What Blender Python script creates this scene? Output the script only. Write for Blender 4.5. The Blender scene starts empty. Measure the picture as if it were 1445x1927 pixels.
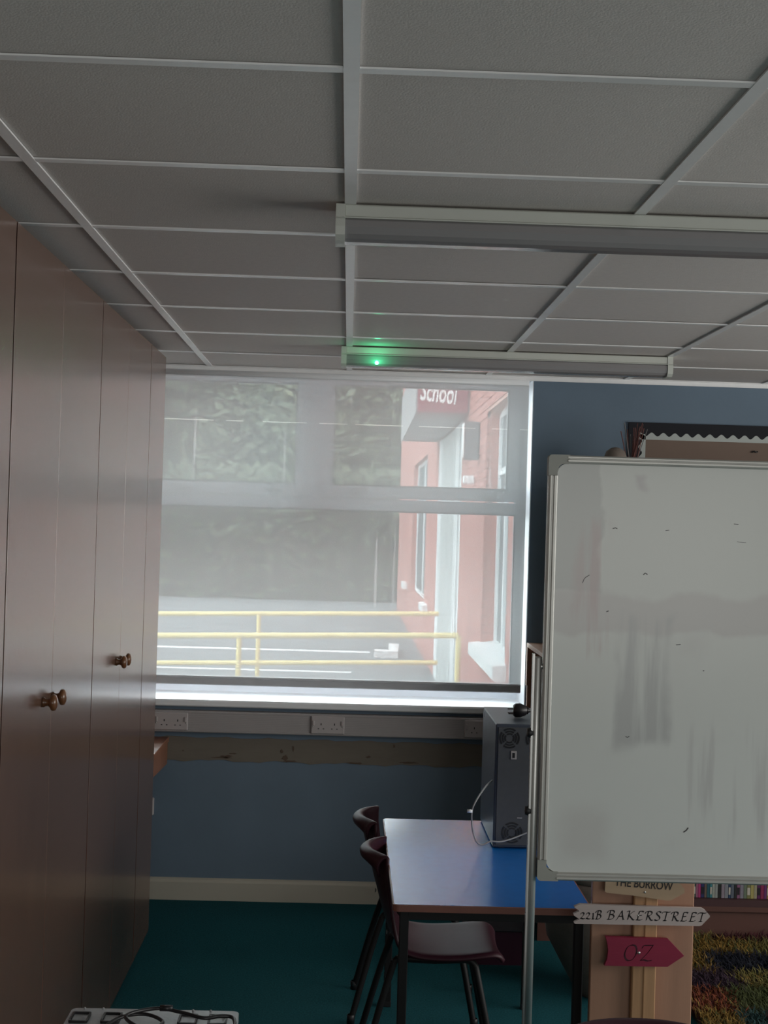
import bpy, bmesh, math, random
from mathutils import Vector, Matrix
random.seed(7)
S = bpy.context.scene
C = S.collection
PI = math.pi
# ------------------------------------------------------------------ camera
cam = bpy.data.objects.new('camera', bpy.data.cameras.new('camera'))
C.objects.link(cam); S.camera = cam
cam.data.sensor_fit = 'HORIZONTAL'; cam.data.sensor_width = 36.0
cam.data.lens = 36.0 * 2685.0 / 1445.0
cam.data.clip_start = 0.05; cam.data.clip_end = 400
R3 = Matrix(((0.9992408741941988, -0.029977226225825965, -0.024880539532310307),
             (-0.02513091923353985, -0.008004663163275656, -0.9996521206230294),
             (0.02976763742876651, 0.999518529730914, -0.008751941868028452)))
cam.matrix_world = Matrix.Translation((0, 0, 1.66)) @ R3.to_4x4()
# ------------------------------------------------------------------ world
w = bpy.data.worlds.new('sky'); S.world = w; w.use_nodes = True
nt = w.node_tree; nt.nodes.clear()
wo = nt.nodes.new('ShaderNodeOutputWorld'); bg = nt.nodes.new('ShaderNodeBackground')
bg.inputs['Color'].default_value = (0.86, 0.95, 1.0, 1); bg.inputs['Strength'].default_value = 12.0
nt.links.new(bg.outputs[0], wo.inputs[0])
# ------------------------------------------------------------------ large area lights: daylight in the room's other windows
def area(name, loc, rot, sx, sy, power, col):
    l = bpy.data.lights.new(name, 'AREA'); l.shape = 'RECTANGLE'; l.size = sx; l.size_y = sy
    l.energy = power; l.color = col
    o = bpy.data.objects.new(name, l); C.objects.link(o); o.location = loc; o.rotation_euler = rot
    return o
area('window_daylight', (1.3, -2.54, 1.55), (PI / 2, 0, 0), 3.0, 1.3, 38, (1.0, 0.985, 0.95))
area('window_daylight', (4.02, 3.1, 1.55), (PI / 2, 0, PI / 2), 4.4, 1.3, 92, (1.0, 0.985, 0.95))
# ------------------------------------------------------------------ exposure
S.view_settings.view_transform = 'Standard'; S.view_settings.look = 'None'
S.view_settings.gamma = 1.0; S.view_settings.use_curve_mapping = False
S.view_settings.exposure = 0.0
S.cycles.use_denoising = True
S.cycles.max_bounces = 10; S.cycles.diffuse_bounces = 5; S.cycles.transparent_max_bounces = 24
S.cycles.sample_clamp_indirect = 6.0
S.cycles.caustics_reflective = False; S.cycles.caustics_refractive = False

# ================================================================== helpers
class MB:
    def __init__(s): s.v = []; s.f = []; s.sm = []
    def add(s, vs, fs, smooth=False):
        n = len(s.v); s.v += [tuple(p) for p in vs]
        s.f += [tuple(i + n for i in f) for f in fs]; s.sm += [smooth] * len(fs); return s
    def box(s, x0, x1, y0, y1, z0, z1, b=0.0):
        x0, x1 = min(x0, x1), max(x0, x1); y0, y1 = min(y0, y1), max(y0, y1); z0, z1 = min(z0, z1), max(z0, z1)
        if b <= 0:
            v = [(x, y, z) for x in (x0, x1) for y in (y0, y1) for z in (z0, z1)]
            f = [(0, 1, 3, 2), (4, 6, 7, 5), (0, 4, 5, 1), (2, 3, 7, 6), (0, 2, 6, 4), (1, 5, 7, 3)]
            return s.add(v, f)
        b = min(b, (x1 - x0) * .49, (y1 - y0) * .49, (z1 - z0) * .49)
        bm = bmesh.new()
        for x in (x0, x1):
            for y in (y0, y1):
                for z in (z0, z1):
                    for a in range(3):
                        p = [x, y, z]
                        for k, (lo, hi) in enumerate(((x0, x1), (y0, y1), (z0, z1))):
                            if k != a: p[k] += b if p[k] == lo else -b
                        bm.verts.new(p)
        bmesh.ops.convex_hull(bm, input=bm.verts)
        bm.normal_update()
        bmesh.ops.dissolve_limit(bm, angle_limit=0.02, verts=bm.verts, edges=bm.edges)
        bm.verts.index_update()
        s.add([v.co for v in bm.verts], [[v.index for v in f.verts] for f in bm.faces]); bm.free(); return s
    def prism(s, pts, a0, a1, axis='y'):
        # outline pts in the two other axes, extruded from a0 to a1
        def m(p, a):
            return {'y': (p[0], a, p[1]), 'x': (a, p[0], p[1]), 'z': (p[0], p[1], a)}[axis]
        n = len(pts); v = [m(p, a0) for p in pts] + [m(p, a1) for p in pts]
        f = [tuple(range(n)), tuple(range(2 * n - 1, n - 1, -1))]
        f += [(i, i + n, (i + 1) % n + n, (i + 1) % n) for i in range(n)]
        return s.add(v, f)
    def tube(s, path, r, n=10, smooth=True, cap=True):
        path = [Vector(p) for p in path]; rings = []; prev = None
        for i, p in enumerate(path):
            t = (path[min(i + 1, len(path) - 1)] - path[max(i - 1, 0)]).normalized()
            if prev is None:
                u = t.orthogonal().normalized()
            else:
                u = (prev - t * prev.dot(t)).normalized()
            prev = u; w_ = t.cross(u); rr = r[i] if isinstance(r, (list, tuple)) else r
            rings.append([p + (u * math.cos(2 * PI * k / n) + w_ * math.sin(2 * PI * k / n)) * rr for k in range(n)])
        v = [q for g in rings for q in g]
        f = [(i * n + k, i * n + (k + 1) % n, (i + 1) * n + (k + 1) % n, (i + 1) * n + k) for i in range(len(path) - 1) for k in range(n)]
        s.add(v, f, smooth)
        if cap:
            m = len(v); s.add(rings[0], [tuple(range(n - 1, -1, -1))]); s.add(rings[-1], [tuple(range(n))])
        return s
    def lathe(s, prof, c=(0, 0, 0), n=24, axis='z', smooth=True):
        v = []
        for r, h in prof:
            for k in range(n):
                a = 2 * PI * k / n; x, y = r * math.cos(a), r * math.sin(a)
                q = {'z': (x, y, h), 'x': (h, x, y), 'y': (x, h, y)}[axis]
                v.append((q[0] + c[0], q[1] + c[1], q[2] + c[2]))
        f = [(i * n + k, i * n + (k + 1) % n, (i + 1) * n + (k + 1) % n, (i + 1) * n + k) for i in range(len(prof) - 1) for k in range(n)]
        return s.add(v, f, smooth)
    def mesh(s, name, m):
        me = bpy.data.meshes.new(name); me.from_pydata(s.v, [], s.f)
        me.polygons.foreach_set('use_smooth', s.sm)
        bm = bmesh.new(); bm.from_mesh(me); bmesh.ops.recalc_face_normals(bm, faces=bm.faces); bm.to_mesh(me); bm.free()
        me.materials.append(m); me.update(); return me
    def build(s, name, m, parent=None, **k):
        o = bpy.data.objects.new(name, s.mesh(name, m)); C.objects.link(o)
        if parent: o.parent = parent
        for a, b in k.items(): o[a] = b
        return o
def tag(o, label=None, cat=None, group=None, kind=None):
    if label: o['label'] = label
    if cat: o['category'] = cat
    if group: o['group'] = group
    if kind: o['kind'] = kind
    return o
def thing(name, loc, label, cat, group=None, rz=0):
    o = bpy.data.objects.new(name, None); C.objects.link(o); o.location = loc; o.rotation_euler = (0, 0, rz)
    o.empty_display_size = .05
    return tag(o, label, cat, group)
def struct(name, mb, m, parent=None):
    o = mb.build(name, m, parent)
    if parent is None: o['kind'] = 'structure'
    return o
def inst(name, me, parent, loc=(0, 0, 0), rot=(0, 0, 0)):
    o = bpy.data.objects.new(name, me); C.objects.link(o); o.parent = parent; o.location = loc; o.rotation_euler = rot; return o
def copy_tree(o, parent=None):
    c = o.copy(); C.objects.link(c); c.parent = parent
    for ch in list(o.children): copy_tree(ch, c)
    return c
def arc(c, r, a0, a1, n):
    return [(c[0] + r * math.cos(math.radians(a0 + (a1 - a0) * i / n)), c[1] + r * math.sin(math.radians(a0 + (a1 - a0) * i / n))) for i in range(n + 1)]
def rrect(x0, x1, y0, y1, r, n=5):
    return arc((x1 - r, y0 + r), r, -90, 0, n) + arc((x1 - r, y1 - r), r, 0, 90, n) + arc((x0 + r, y1 - r), r, 90, 180, n) + arc((x0 + r, y0 + r), r, 180, 270, n)
def bez(pts, n=8):
    # smooth curve through points (Catmull-Rom), any dimension
    pts = [Vector(p) for p in pts]; out = []
    for i in range(len(pts) - 1):
        p0 = pts[max(i - 1, 0)]; p1 = pts[i]; p2 = pts[i + 1]; p3 = pts[min(i + 2, len(pts) - 1)]
        for k in range(n):
            t = k / n
            out.append(.5 * ((2 * p1) + (p2 - p0) * t + (2 * p0 - 5 * p1 + 4 * p2 - p3) * t * t + (3 * p1 - p0 - 3 * p2 + p3) * t ** 3))
    out.append(pts[-1]); return out

# ================================================================== materials
MATS = {}
def mat(name, col, rough=.6, metal=0, var=0.0, scale=8, stretch=(1, 1, 1), bump=0.0, bscale=200, spec=.5, coat=0, col2=None):
    m = bpy.data.materials.new(name); m.use_nodes = True; t = m.node_tree; b = t.nodes['Principled BSDF']
    b.inputs['Base Color'].default_value = (*col, 1); b.inputs['Roughness'].default_value = rough
    b.inputs['Metallic'].default_value = metal; b.inputs['Specular IOR Level'].default_value = spec
    if coat: b.inputs['Coat Weight'].default_value = coat; b.inputs['Coat Roughness'].default_value = .15
    tc = t.nodes.new('ShaderNodeTexCoord'); mp = t.nodes.new('ShaderNodeMapping'); mp.inputs['Scale'].default_value = stretch
    t.links.new(tc.outputs['Object'], mp.inputs[0])
    n = t.nodes.new('ShaderNodeTexNoise'); n.inputs['Scale'].default_value = scale; n.inputs['Detail'].default_value = 5
    t.links.new(mp.outputs[0], n.inputs['Vector'])
    mr = t.nodes.new('ShaderNodeMapRange'); mr.inputs[1].default_value = .3; mr.inputs[2].default_value = .7
    t.links.new(n.outputs['Fac'], mr.inputs[0])
    mx = t.nodes.new('ShaderNodeMix'); mx.data_type = 'RGBA'
    c2 = col2 or tuple(c * (1 - var) for c in col)
    mx.inputs[6].default_value = (*col, 1); mx.inputs[7].default_value = (*c2, 1)
    t.links.new(mr.outputs[0], mx.inputs[0]); t.links.new(mx.outputs[2], b.inputs['Base Color'])
    if bump:
        n2 = t.nodes.new('ShaderNodeTexNoise'); n2.inputs['Scale'].default_value = bscale; n2.inputs['Detail'].default_value = 3
        t.links.new(mp.outputs[0], n2.inputs['Vector'])
        bp = t.nodes.new('ShaderNodeBump'); bp.inputs['Strength'].default_value = bump; bp.inputs['Distance'].default_value = .002
        t.links.new(n2.outputs['Fac'], bp.inputs['Height']); t.links.new(bp.outputs[0], b.inputs['Normal'])
    MATS[name] = m; return m
M_tile = mat('ceiling_tile_board', (.70, .65, .62), .85, var=.06, scale=60, bump=.25, bscale=260)
M_tee = mat('white_tee_metal', (.95, .95, .95), .30, var=.04, scale=30)
M_wall = mat('blue_wall_paint', (.155, .215, .28), .7, var=.08, scale=5, bump=.15, bscale=90, spec=.3)
M_wallg = mat('plain_wall_paint', (.42, .43, .42), .8, var=.05, scale=3)
M_white = mat('white_gloss_paint', (.93, .95, .97), .35, var=.04, scale=6)
M_skirt = mat('cream_gloss_skirting', (.52, .49, .41), .45, var=.07, scale=8, stretch=(.3, 1, 1))
M_upvc = mat('white_window_plastic', (.83, .86, .90), .35, var=.03, scale=10)
M_gasket = mat('black_gasket', (.03, .03, .03), .6)
M_carpet = mat('teal_carpet', (.016, .110, .130), .95, var=.45, scale=160, bump=.9, bscale=500, spec=.1)
M_lam = mat('beech_laminate', (.165, .092, .064), .27, var=.20, scale=12, stretch=(9, 9, .4), bump=.22, bscale=70, spec=1.0, col2=(.110, .060, .042), coat=.35)
M_carc = mat('cupboard_inside', (.10, .05, .03), .7)
M_gapshade = mat('painted_gap_shade', (.022, .008, .007), .7, spec=.1)  # near-black colour standing in for the shade inside the cupboard gaps
M_knob = mat('varnished_wood_knob', (.20, .085, .035), .28, var=.3, scale=40, coat=.3)
M_trunk = mat('grey_trunking_plastic', (.40, .375, .375), .5, var=.04, scale=20)
M_sock = mat('white_socket_plastic', (.48, .44, .44), .4, var=.03, scale=20)
M_black = mat('black_plastic', (.012, .012, .014), .45)
M_blackg = mat('black_gloss_rubber', (.010, .010, .012), .35)
M_legs = mat('black_painted_steel', (.010, .010, .011), .5, spec=.3)
M_blue = mat('blue_tabletop_laminate', (.010, .19, .66), .21, var=.08, scale=30, bump=.05, bscale=500, spec=.62)
M_lip = mat('brown_table_edging', (.24, .10, .075), .4, var=.15, scale=15)
M_maroon = mat('maroon_moulded_plastic', (.042, .011, .019), .46, var=.12, scale=40, bump=.15, bscale=400, spec=.30)
M_alu = mat('brushed_aluminium', (.60, .60, .58), .38, metal=.85, var=.10, scale=30, stretch=(1, 1, .05))
M_alu2 = mat('anodised_frame_trim', (.52, .52, .49), .42, metal=.5, var=.08, scale=20)
M_corner = mat('grey_corner_plastic', (.34, .35, .32), .5, var=.05, scale=30)
M_diff = mat('prismatic_diffuser_plastic', (.30, .29, .295), .18, var=.06, scale=5, spec=.7)
M_spine = mat('white_enamel_spine', (.60, .62, .57), .4, var=.03, scale=20)
M_tower = mat('dark_steel_casing', (.055, .068, .095), .42, var=.08, scale=60, spec=.5)
M_towerb = mat('grey_steel_back_plate', (.080, .084, .092), .5, var=.10, scale=50)
M_pale = mat('pale_wood_board', (.45, .25, .165), .5, var=.16, scale=7, stretch=(4, 4, .3), bump=.1, bscale=60)
M_post = mat('pine_post', (.56, .32, .165), .5, var=.28, scale=8, stretch=(5, 5, .35), bump=.12, bscale=60)
M_greyw = mat('grey_washed_wood', (.54, .46, .44), .6, var=.14, scale=12, stretch=(.4, 4, 3), bump=.15, bscale=80)
M_natw = mat('natural_wood_sign', (.50, .36, .235), .6, var=.22, scale=9, stretch=(.4, 4, 3), bump=.1, bscale=80)
M_pink = mat('crimson_painted_wood', (.27, .012, .050), .55, var=.12, scale=12, stretch=(.5, 3, 3), bump=.1, bscale=80)
M_ink = mat('black_ink', (.012, .010, .012), .5)
M_case = mat('grey_hard_plastic', (.38, .41, .43), .34, var=.30, scale=18, bump=.2, bscale=120)
M_cream = mat('cream_fabric', (.20, .165, .14), .9, var=.1, scale=50, bump=.4, bscale=300)
M_boxp = mat('plum_storage_box', (.10, .022, .058), .5, var=.1, scale=20)
M_boxl = mat('grey_box_lid', (.10, .085, .10), .5, var=.1, scale=20)
M_bkw = mat('dark_bookcase_wood', (.105, .045, .034), .5, var=.15, scale=8, stretch=(.3, 3, 3))
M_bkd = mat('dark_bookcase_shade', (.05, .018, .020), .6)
M_nbb = mat('black_display_border', (.006, .007, .012), .8)
M_nbw = mat('white_scalloped_trim', (.46, .50, .48), .7)
M_nbp = mat('brown_backing_paper', (.20, .145, .115), .85, var=.06, scale=10)
M_reed = mat('dark_red_sticks', (.16, .050, .040), .6, var=.3, scale=60)
M_reed2 = mat('grey_sticks', (.16, .15, .15), .6)
M_cable = mat('grey_cable', (.28, .28, .29), .35)
M_brick = mat('red_brick', (.58, .24, .20), .85, var=.22, scale=1.2, bump=.3, bscale=40)
M_mort = mat('mortar', (.62, .36, .30), .9)
M_brickw = mat('far_red_brick', (.58, .24, .20), .9, var=.16, scale=1.0)
M_pvc = mat('white_outdoor_frame', (.88, .90, .90), .4)
M_edoor = mat('pale_grey_door_paint', (.56, .58, .57), .5)
M_soff = mat('grey_soffit', (.34, .33, .33), .7)
M_signm = mat('maroon_sign_board', (.26, .045, .07), .5)
M_lamp = mat('dark_lamp_casing', (.12, .12, .13), .5)
M_win = mat('far_window_glass', (.17, .19, .20), .45, spec=.3)
M_yel = mat('yellow_rail_paint', (.93, .76, .33), .45, var=.06, scale=10)
M_tarm = mat('grey_tarmac', (.19, .195, .205), .9, var=.12, scale=.6)
M_line = mat('white_road_paint', (.8, .8, .8), .8)
M_bark = mat('bark', (.10, .08, .06), .9, var=.3, scale=4)
M_leaf = [mat('leaf_dark', (.10, .125, .072), .7, var=.35, scale=.8), mat('leaf_mid', (.14, .168, .10), .7, var=.35, scale=.8), mat('leaf_pale', (.22, .235, .135), .7, var=.3, scale=.8)]

def emis(name, col, st):
    m = bpy.data.materials.new(name); m.use_nodes = True; b = m.node_tree.nodes['Principled BSDF']
    b.inputs['Base Color'].default_value = (*col, 1); b.inputs['Emission Color'].default_value = (*col, 1); b.inputs['Emission Strength'].default_value = st
    return m
M_led = emis('green_indicator_light', (.1, 1.0, .45), 9)

def glass_mat():
    m = bpy.data.materials.new('window_glass'); m.use_nodes = True; t = m.node_tree; t.nodes.clear()
    o = t.nodes.new('ShaderNodeOutputMaterial'); tr = t.nodes.new('ShaderNodeBsdfTransparent'); gl = t.nodes.new('ShaderNodeBsdfGlossy')
    gl.inputs['Roughness'].default_value = .02; tr.inputs['Color'].default_value = (.95, .97, .96, 1)
    fr = t.nodes.new('ShaderNodeFresnel'); fr.inputs['IOR'].default_value = 1.3
    mx = t.nodes.new('ShaderNodeMixShader'); t.links.new(fr.outputs[0], mx.inputs[0]); t.links.new(tr.outputs[0], mx.inputs[1]); t.links.new(gl.outputs[0], mx.inputs[2])
    # dried rain streaks: thin vertical whitish runs near the head of each pane
    tc = t.nodes.new('ShaderNodeTexCoord'); mp = t.nodes.new('ShaderNodeMapping'); mp.inputs['Scale'].default_value = (60, 1, 1.2)
    t.links.new(tc.outputs['Object'], mp.inputs[0]); n = t.nodes.new('ShaderNodeTexNoise'); n.inputs['Scale'].default_value = 1.0; n.inputs['Detail'].default_value = 2
    t.links.new(mp.outputs[0], n.inputs['Vector'])
    mr = t.nodes.new('ShaderNodeMapRange'); mr.inputs[1].default_value = .66; mr.inputs[2].default_value = .78; mr.inputs[4].default_value = .30
    t.links.new(n.outputs['Fac'], mr.inputs[0])
    tl = t.nodes.new('ShaderNodeBsdfTranslucent'); tl.inputs['Color'].default_value = (.8, .8, .8, 1)
    m2 = t.nodes.new('ShaderNodeMixShader'); t.links.new(mr.outputs[0], m2.inputs[0]); t.links.new(mx.outputs[0], m2.inputs[1]); t.links.new(tl.outputs[0], m2.inputs[2])
    t.links.new(m2.outputs[0], o.inputs[0]); return m
M_glass = glass_mat()
BLIND_T = .125
def blind_mat():
    m = bpy.data.materials.new('mesh_blind_fabric'); m.use_nodes = True; t = m.node_tree; t.nodes.clear()
    o = t.nodes.new('ShaderNodeOutputMaterial'); tr = t.nodes.new('ShaderNodeBsdfTransparent')
    tl = t.nodes.new('ShaderNodeBsdfTranslucent'); tl.inputs['Color'].default_value = (.112, .115, .114, 1)
    df = t.nodes.new('ShaderNodeBsdfDiffuse'); df.inputs['Color'].default_value = (.62, .64, .66, 1)
    ad = t.nodes.new('ShaderNodeAddShader'); t.links.new(tl.outputs[0], ad.inputs[0]); t.links.new(df.outputs[0], ad.inputs[1])
    mx = t.nodes.new('ShaderNodeMixShader')
    # woven mesh: openness varies a little from thread to thread; one dashed row of open stitches
    tc = t.nodes.new('ShaderNodeTexCoord'); sp = t.nodes.new('ShaderNodeSeparateXYZ'); t.links.new(tc.outputs['Object'], sp.inputs[0])
    n = t.nodes.new('ShaderNodeTexNoise'); n.inputs['Scale'].default_value = 900; n.inputs['Detail'].default_value = 1; t.links.new(tc.outputs['Object'], n.inputs['Vector'])
    mr = t.nodes.new('ShaderNodeMapRange'); mr.inputs[1].default_value = .3; mr.inputs[2].default_value = .7
    mr.inputs[3].default_value = BLIND_T + .05; mr.inputs[4].default_value = BLIND_T - .05; t.links.new(n.outputs['Fac'], mr.inputs[0])
    def mth(op, a, b=None):
        k = t.nodes.new('ShaderNodeMath'); k.operation = op
        for i, q in enumerate((a, b)):
            if q is None: continue
            if isinstance(q, (int, float)): k.inputs[i].default_value = q
            else: t.links.new(q, k.inputs[i])
        return k.outputs[0]
    dz = mth('ABSOLUTE', mth('SUBTRACT', sp.outputs['Z'], 2.094)); row = mth('LESS_THAN', dz, .0014)
    n3 = t.nodes.new('ShaderNodeTexNoise'); n3.inputs['Scale'].default_value = 14; t.links.new(tc.outputs['Object'], n3.inputs['Vector'])
    row = mth('MULTIPLY', row, mth('GREATER_THAN', n3.outputs['Fac'], .45))
    rc = t.nodes.new('ShaderNodeMix'); rc.data_type = 'RGBA'; rc.inputs[6].default_value = (.112, .115, .114, 1); rc.inputs[7].default_value = (.36, .36, .34, 1)
    t.links.new(row, rc.inputs[0]); t.links.new(rc.outputs[2], tl.inputs['Color'])
    t.links.new(mr.outputs[0], mx.inputs[0]); t.links.new(ad.outputs[0], mx.inputs[1]); t.links.new(tr.outputs[0], mx.inputs[2])
    t.links.new(mx.outputs[0], o.inputs[0]); return m
M_blind = blind_mat()

def board_mat():
    m = bpy.data.materials.new('smudged_whiteboard_enamel'); m.use_nodes = True; t = m.node_tree; b = t.nodes['Principled BSDF']
    b.inputs['Roughness'].default_value = .22; b.inputs['Specular IOR Level'].default_value = .45
    tc = t.nodes.new('ShaderNodeTexCoord'); sp = t.nodes.new('ShaderNodeSeparateXYZ')
    n = t.nodes.new('ShaderNodeTexNoise'); n.inputs['Scale'].default_value = 5; n.inputs['Detail'].default_value = 6; t.links.new(tc.outputs['Object'], n.inputs['Vector'])
    mp = t.nodes.new('ShaderNodeMapping'); mp.inputs['Scale'].default_value = (30, 1, 2.5); t.links.new(tc.outputs['Object'], mp.inputs[0])
    ns = t.nodes.new('ShaderNodeTexNoise'); ns.inputs['Scale'].default_value = 1; ns.inputs['Detail'].default_value = 4; t.links.new(mp.outputs[0], ns.inputs['Vector'])
    sb = t.nodes.new('ShaderNodeVectorMath'); sb.operation = 'SUBTRACT'; sb.inputs[1].default_value = (.5, .5, .5)
    t.links.new(n.outputs['Color'], sb.inputs[0]); sc = t.nodes.new('ShaderNodeVectorMath'); sc.operation = 'SCALE'; sc.inputs['Scale'].default_value = .13
    t.links.new(sb.outputs[0], sc.inputs[0]); ad = t.nodes.new('ShaderNodeVectorMath'); ad.operation = 'ADD'
    t.links.new(tc.outputs['Object'], ad.inputs[0]); t.links.new(sc.outputs[0], ad.inputs[1]); t.links.new(ad.outputs[0], sp.inputs[0])
    def mth(op, a, b_=None):
        k = t.nodes.new('ShaderNodeMath'); k.operation = op; k.use_clamp = True
        for i, q in enumerate((a, b_)):
            if q is None: continue
            if isinstance(q, (int, float)): k.inputs[i].default_value = q
            else: t.links.new(q, k.inputs[i])
        return k.outputs[0]
    def ramp(v, a, b_):
        r = t.nodes.new('ShaderNodeMapRange'); r.interpolation_type = 'SMOOTHSTEP'
        r.inputs[1].default_value = a; r.inputs[2].default_value = b_; t.links.new(v, r.inputs[0]); return r.outputs[0]
    def blob(x0, x1, z0, z1, s):
        X, Z = sp.outputs['X'], sp.outputs['Z']
        return mth('MULTIPLY', mth('MULTIPLY', ramp(X, x0 - s, x0 + s), ramp(X, x1 + s, x1 - s)), mth('MULTIPLY', ramp(Z, z0 - s, z0 + s), ramp(Z, z1 + s, z1 - s)))
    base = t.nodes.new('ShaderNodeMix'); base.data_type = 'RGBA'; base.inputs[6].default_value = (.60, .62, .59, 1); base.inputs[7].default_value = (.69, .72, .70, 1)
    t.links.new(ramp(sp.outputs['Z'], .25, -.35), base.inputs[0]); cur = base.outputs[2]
    def lay(fac, col, k):
        nonlocal cur
        mx = t.nodes.new('ShaderNodeMix'); mx.data_type = 'RGBA'; t.links.new(mth('MULTIPLY', fac, k), mx.inputs[0])
        t.links.new(cur, mx.inputs[6]); mx.inputs[7].default_value = (*col, 1); cur = mx.outputs[2]
    # object coordinates: x from the board's left edge, z from its centre
    lay(blob(.005, .125, .17, .48, .006), (.40, .41, .40), .55)      # unwiped left column
    lay(blob(.0, .95, .085, .17, .010), (.46, .42, .42), .45)         # pinkish band
    lay(mth('MULTIPLY', blob(.165, .285, -.165, .13, .018), ramp(ns.outputs['Fac'], .35, .6)), (.44, .45, .45), .75)  # dark wiped column
    lay(mth('MULTIPLY', blob(.075, .135, .02, .33, .02), ramp(ns.outputs['Fac'], .45, .65)), (.48, .36, .36), .6)      # red ink ghost
    lay(mth('MULTIPLY', blob(.30, .75, -.36, -.12, .05), ramp(ns.outputs['Fac'], .5, .72)), (.50, .50, .50), .6)
    lay(blob(.05, .145, -.41, -.31, .03), (.52, .49, .48), .35)
    lay(blob(.195, .212, .39, .42, .008), (.42, .38, .40), .5)
    lay(ramp(n.outputs['Fac'], .55, .8), (.54, .53, .52), .35)
    t.links.new(cur, b.inputs['Base Color'])
    return m
M_board = board_mat()

# ================================================================== ROOM SHELL
CZ = 2.333; YW = 6.26; XL = -1.36; XR = 4.0; YB = -2.6
struct('floor', MB().box(XL - .2, XR + .2, YB - .2, 6.62, -.12, 0), M_carpet)
WX0, WX1, WZ0, WZ1 = -1.13, .80, .875, 2.318
wf = MB().box(XL - .2, WX0, YW, 6.66, -.12, 2.6).box(WX1, XR + .2, YW, 6.66, -.12, 2.6).box(WX0, WX1, YW, 6.66, -.12, WZ0 - .034).box(WX0, WX1, YW, 6.66, WZ1, 2.6)
wall_far = struct('wall_far', wf, M_wall)
struct('wall_left', MB().box(XL - .2, XL, YB, YW, -.12, 2.6), M_wallg)
wr = MB().box(XR, XR + .2, YB, .9, -.12, 2.6).box(XR, XR + .2, 5.3, YW, -.12, 2.6).box(XR, XR + .2, .9, 5.3, -.12, .9).box(XR, XR + .2, .9, 5.3, 2.2, 2.6).box(XR + .1, XR + .2, .9, 5.3, .9, 2.2)
struct('wall_right', wr, M_wallg)
wb = MB().box(XL - .2, -.2, YB - .2, YB, -.12, 2.6).box(2.8, XR + .2, YB - .2, YB, -.12, 2.6).box(-.2, 2.8, YB - .2, YB, -.12, .9).box(-.2, 2.8, YB - .2, YB, 2.2, 2.6).box(-.2, 2.8, YB - .2, YB - .1, .9, 2.2)
struct('wall_back', wb, M_wallg)
# plaster returns of the window opening
struct('trim_1', MB().box(WX1 - .004, WX1 + .0, YW + .002, 6.56, WZ0, WZ1).box(WX0, WX0 + .004, YW + .002, 6.56, WZ0, WZ1).box(WX0, WX1, YW + .002, 6.56, WZ1 - .004, WZ1), M_white)
# skirting with a rounded top
sk = [(YW, 0), (YW - .016, 0), (YW - .016, .078), (YW - .012, .088), (YW - .004, .094), (YW, .095)]
struct('baseboard_far', MB().prism([(a, b) for a, b in sk], XL, .79, 'x'), M_skirt)
# ceiling: structural deck, lay-in tiles, exposed tees
ceil = struct('ceiling', MB().box(XL - .2, XR + .2, YB - .2, 6.66, CZ + .03, CZ + .14), M_wallg)
gx = [-1.235 + .61 * i for i in range(10)]
gy = [-2.14 + .6065 * i for i in range(15)]
tm = MB().box(0, .61, 0, .6065, 0, .014).mesh('ceiling_tile', M_tile)
xs = [XL] + [x for x in gx if XL < x < XR] + [XR]; ys = [YB] + [y for y in gy if YB < y < YW] + [YW]
cut = {}
for i in range(len(xs) - 1):
    for j in range(len(ys) - 1):
        a, b = xs[i + 1] - xs[i], ys[j + 1] - ys[j]; key = (round(a, 3), round(b, 3))
        if key not in cut: cut[key] = MB().box(.001, a - .001, .001, b - .001, 0, .014).mesh('ceiling_tile', M_tile)
        inst('ceiling_tile', cut[key], ceil, (xs[i], ys[j], CZ + random.uniform(0, .0012)), (random.uniform(-.0012, .0012), 0, 0))
for x in gx:
    if XL < x < XR: MB().box(x - .012, x + .012, YB, YW, CZ - .004, CZ - .0005).build('main_tee', M_tee, ceil)
for y in gy:
    if YB < y < YW:
        for i in range(len(xs) - 1):
            MB().box(xs[i] + .012, xs[i + 1] - .012, y - .012, y + .012, CZ - .0035, CZ - .0005).build('cross_tee', M_tee, ceil)
struct('trim_2', MB().box(XL, XR, YW - .022, YW, CZ - .0045, CZ - .001).box(XL, XR, YW - .003, YW, CZ - .022, CZ - .001), M_tee)

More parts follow.
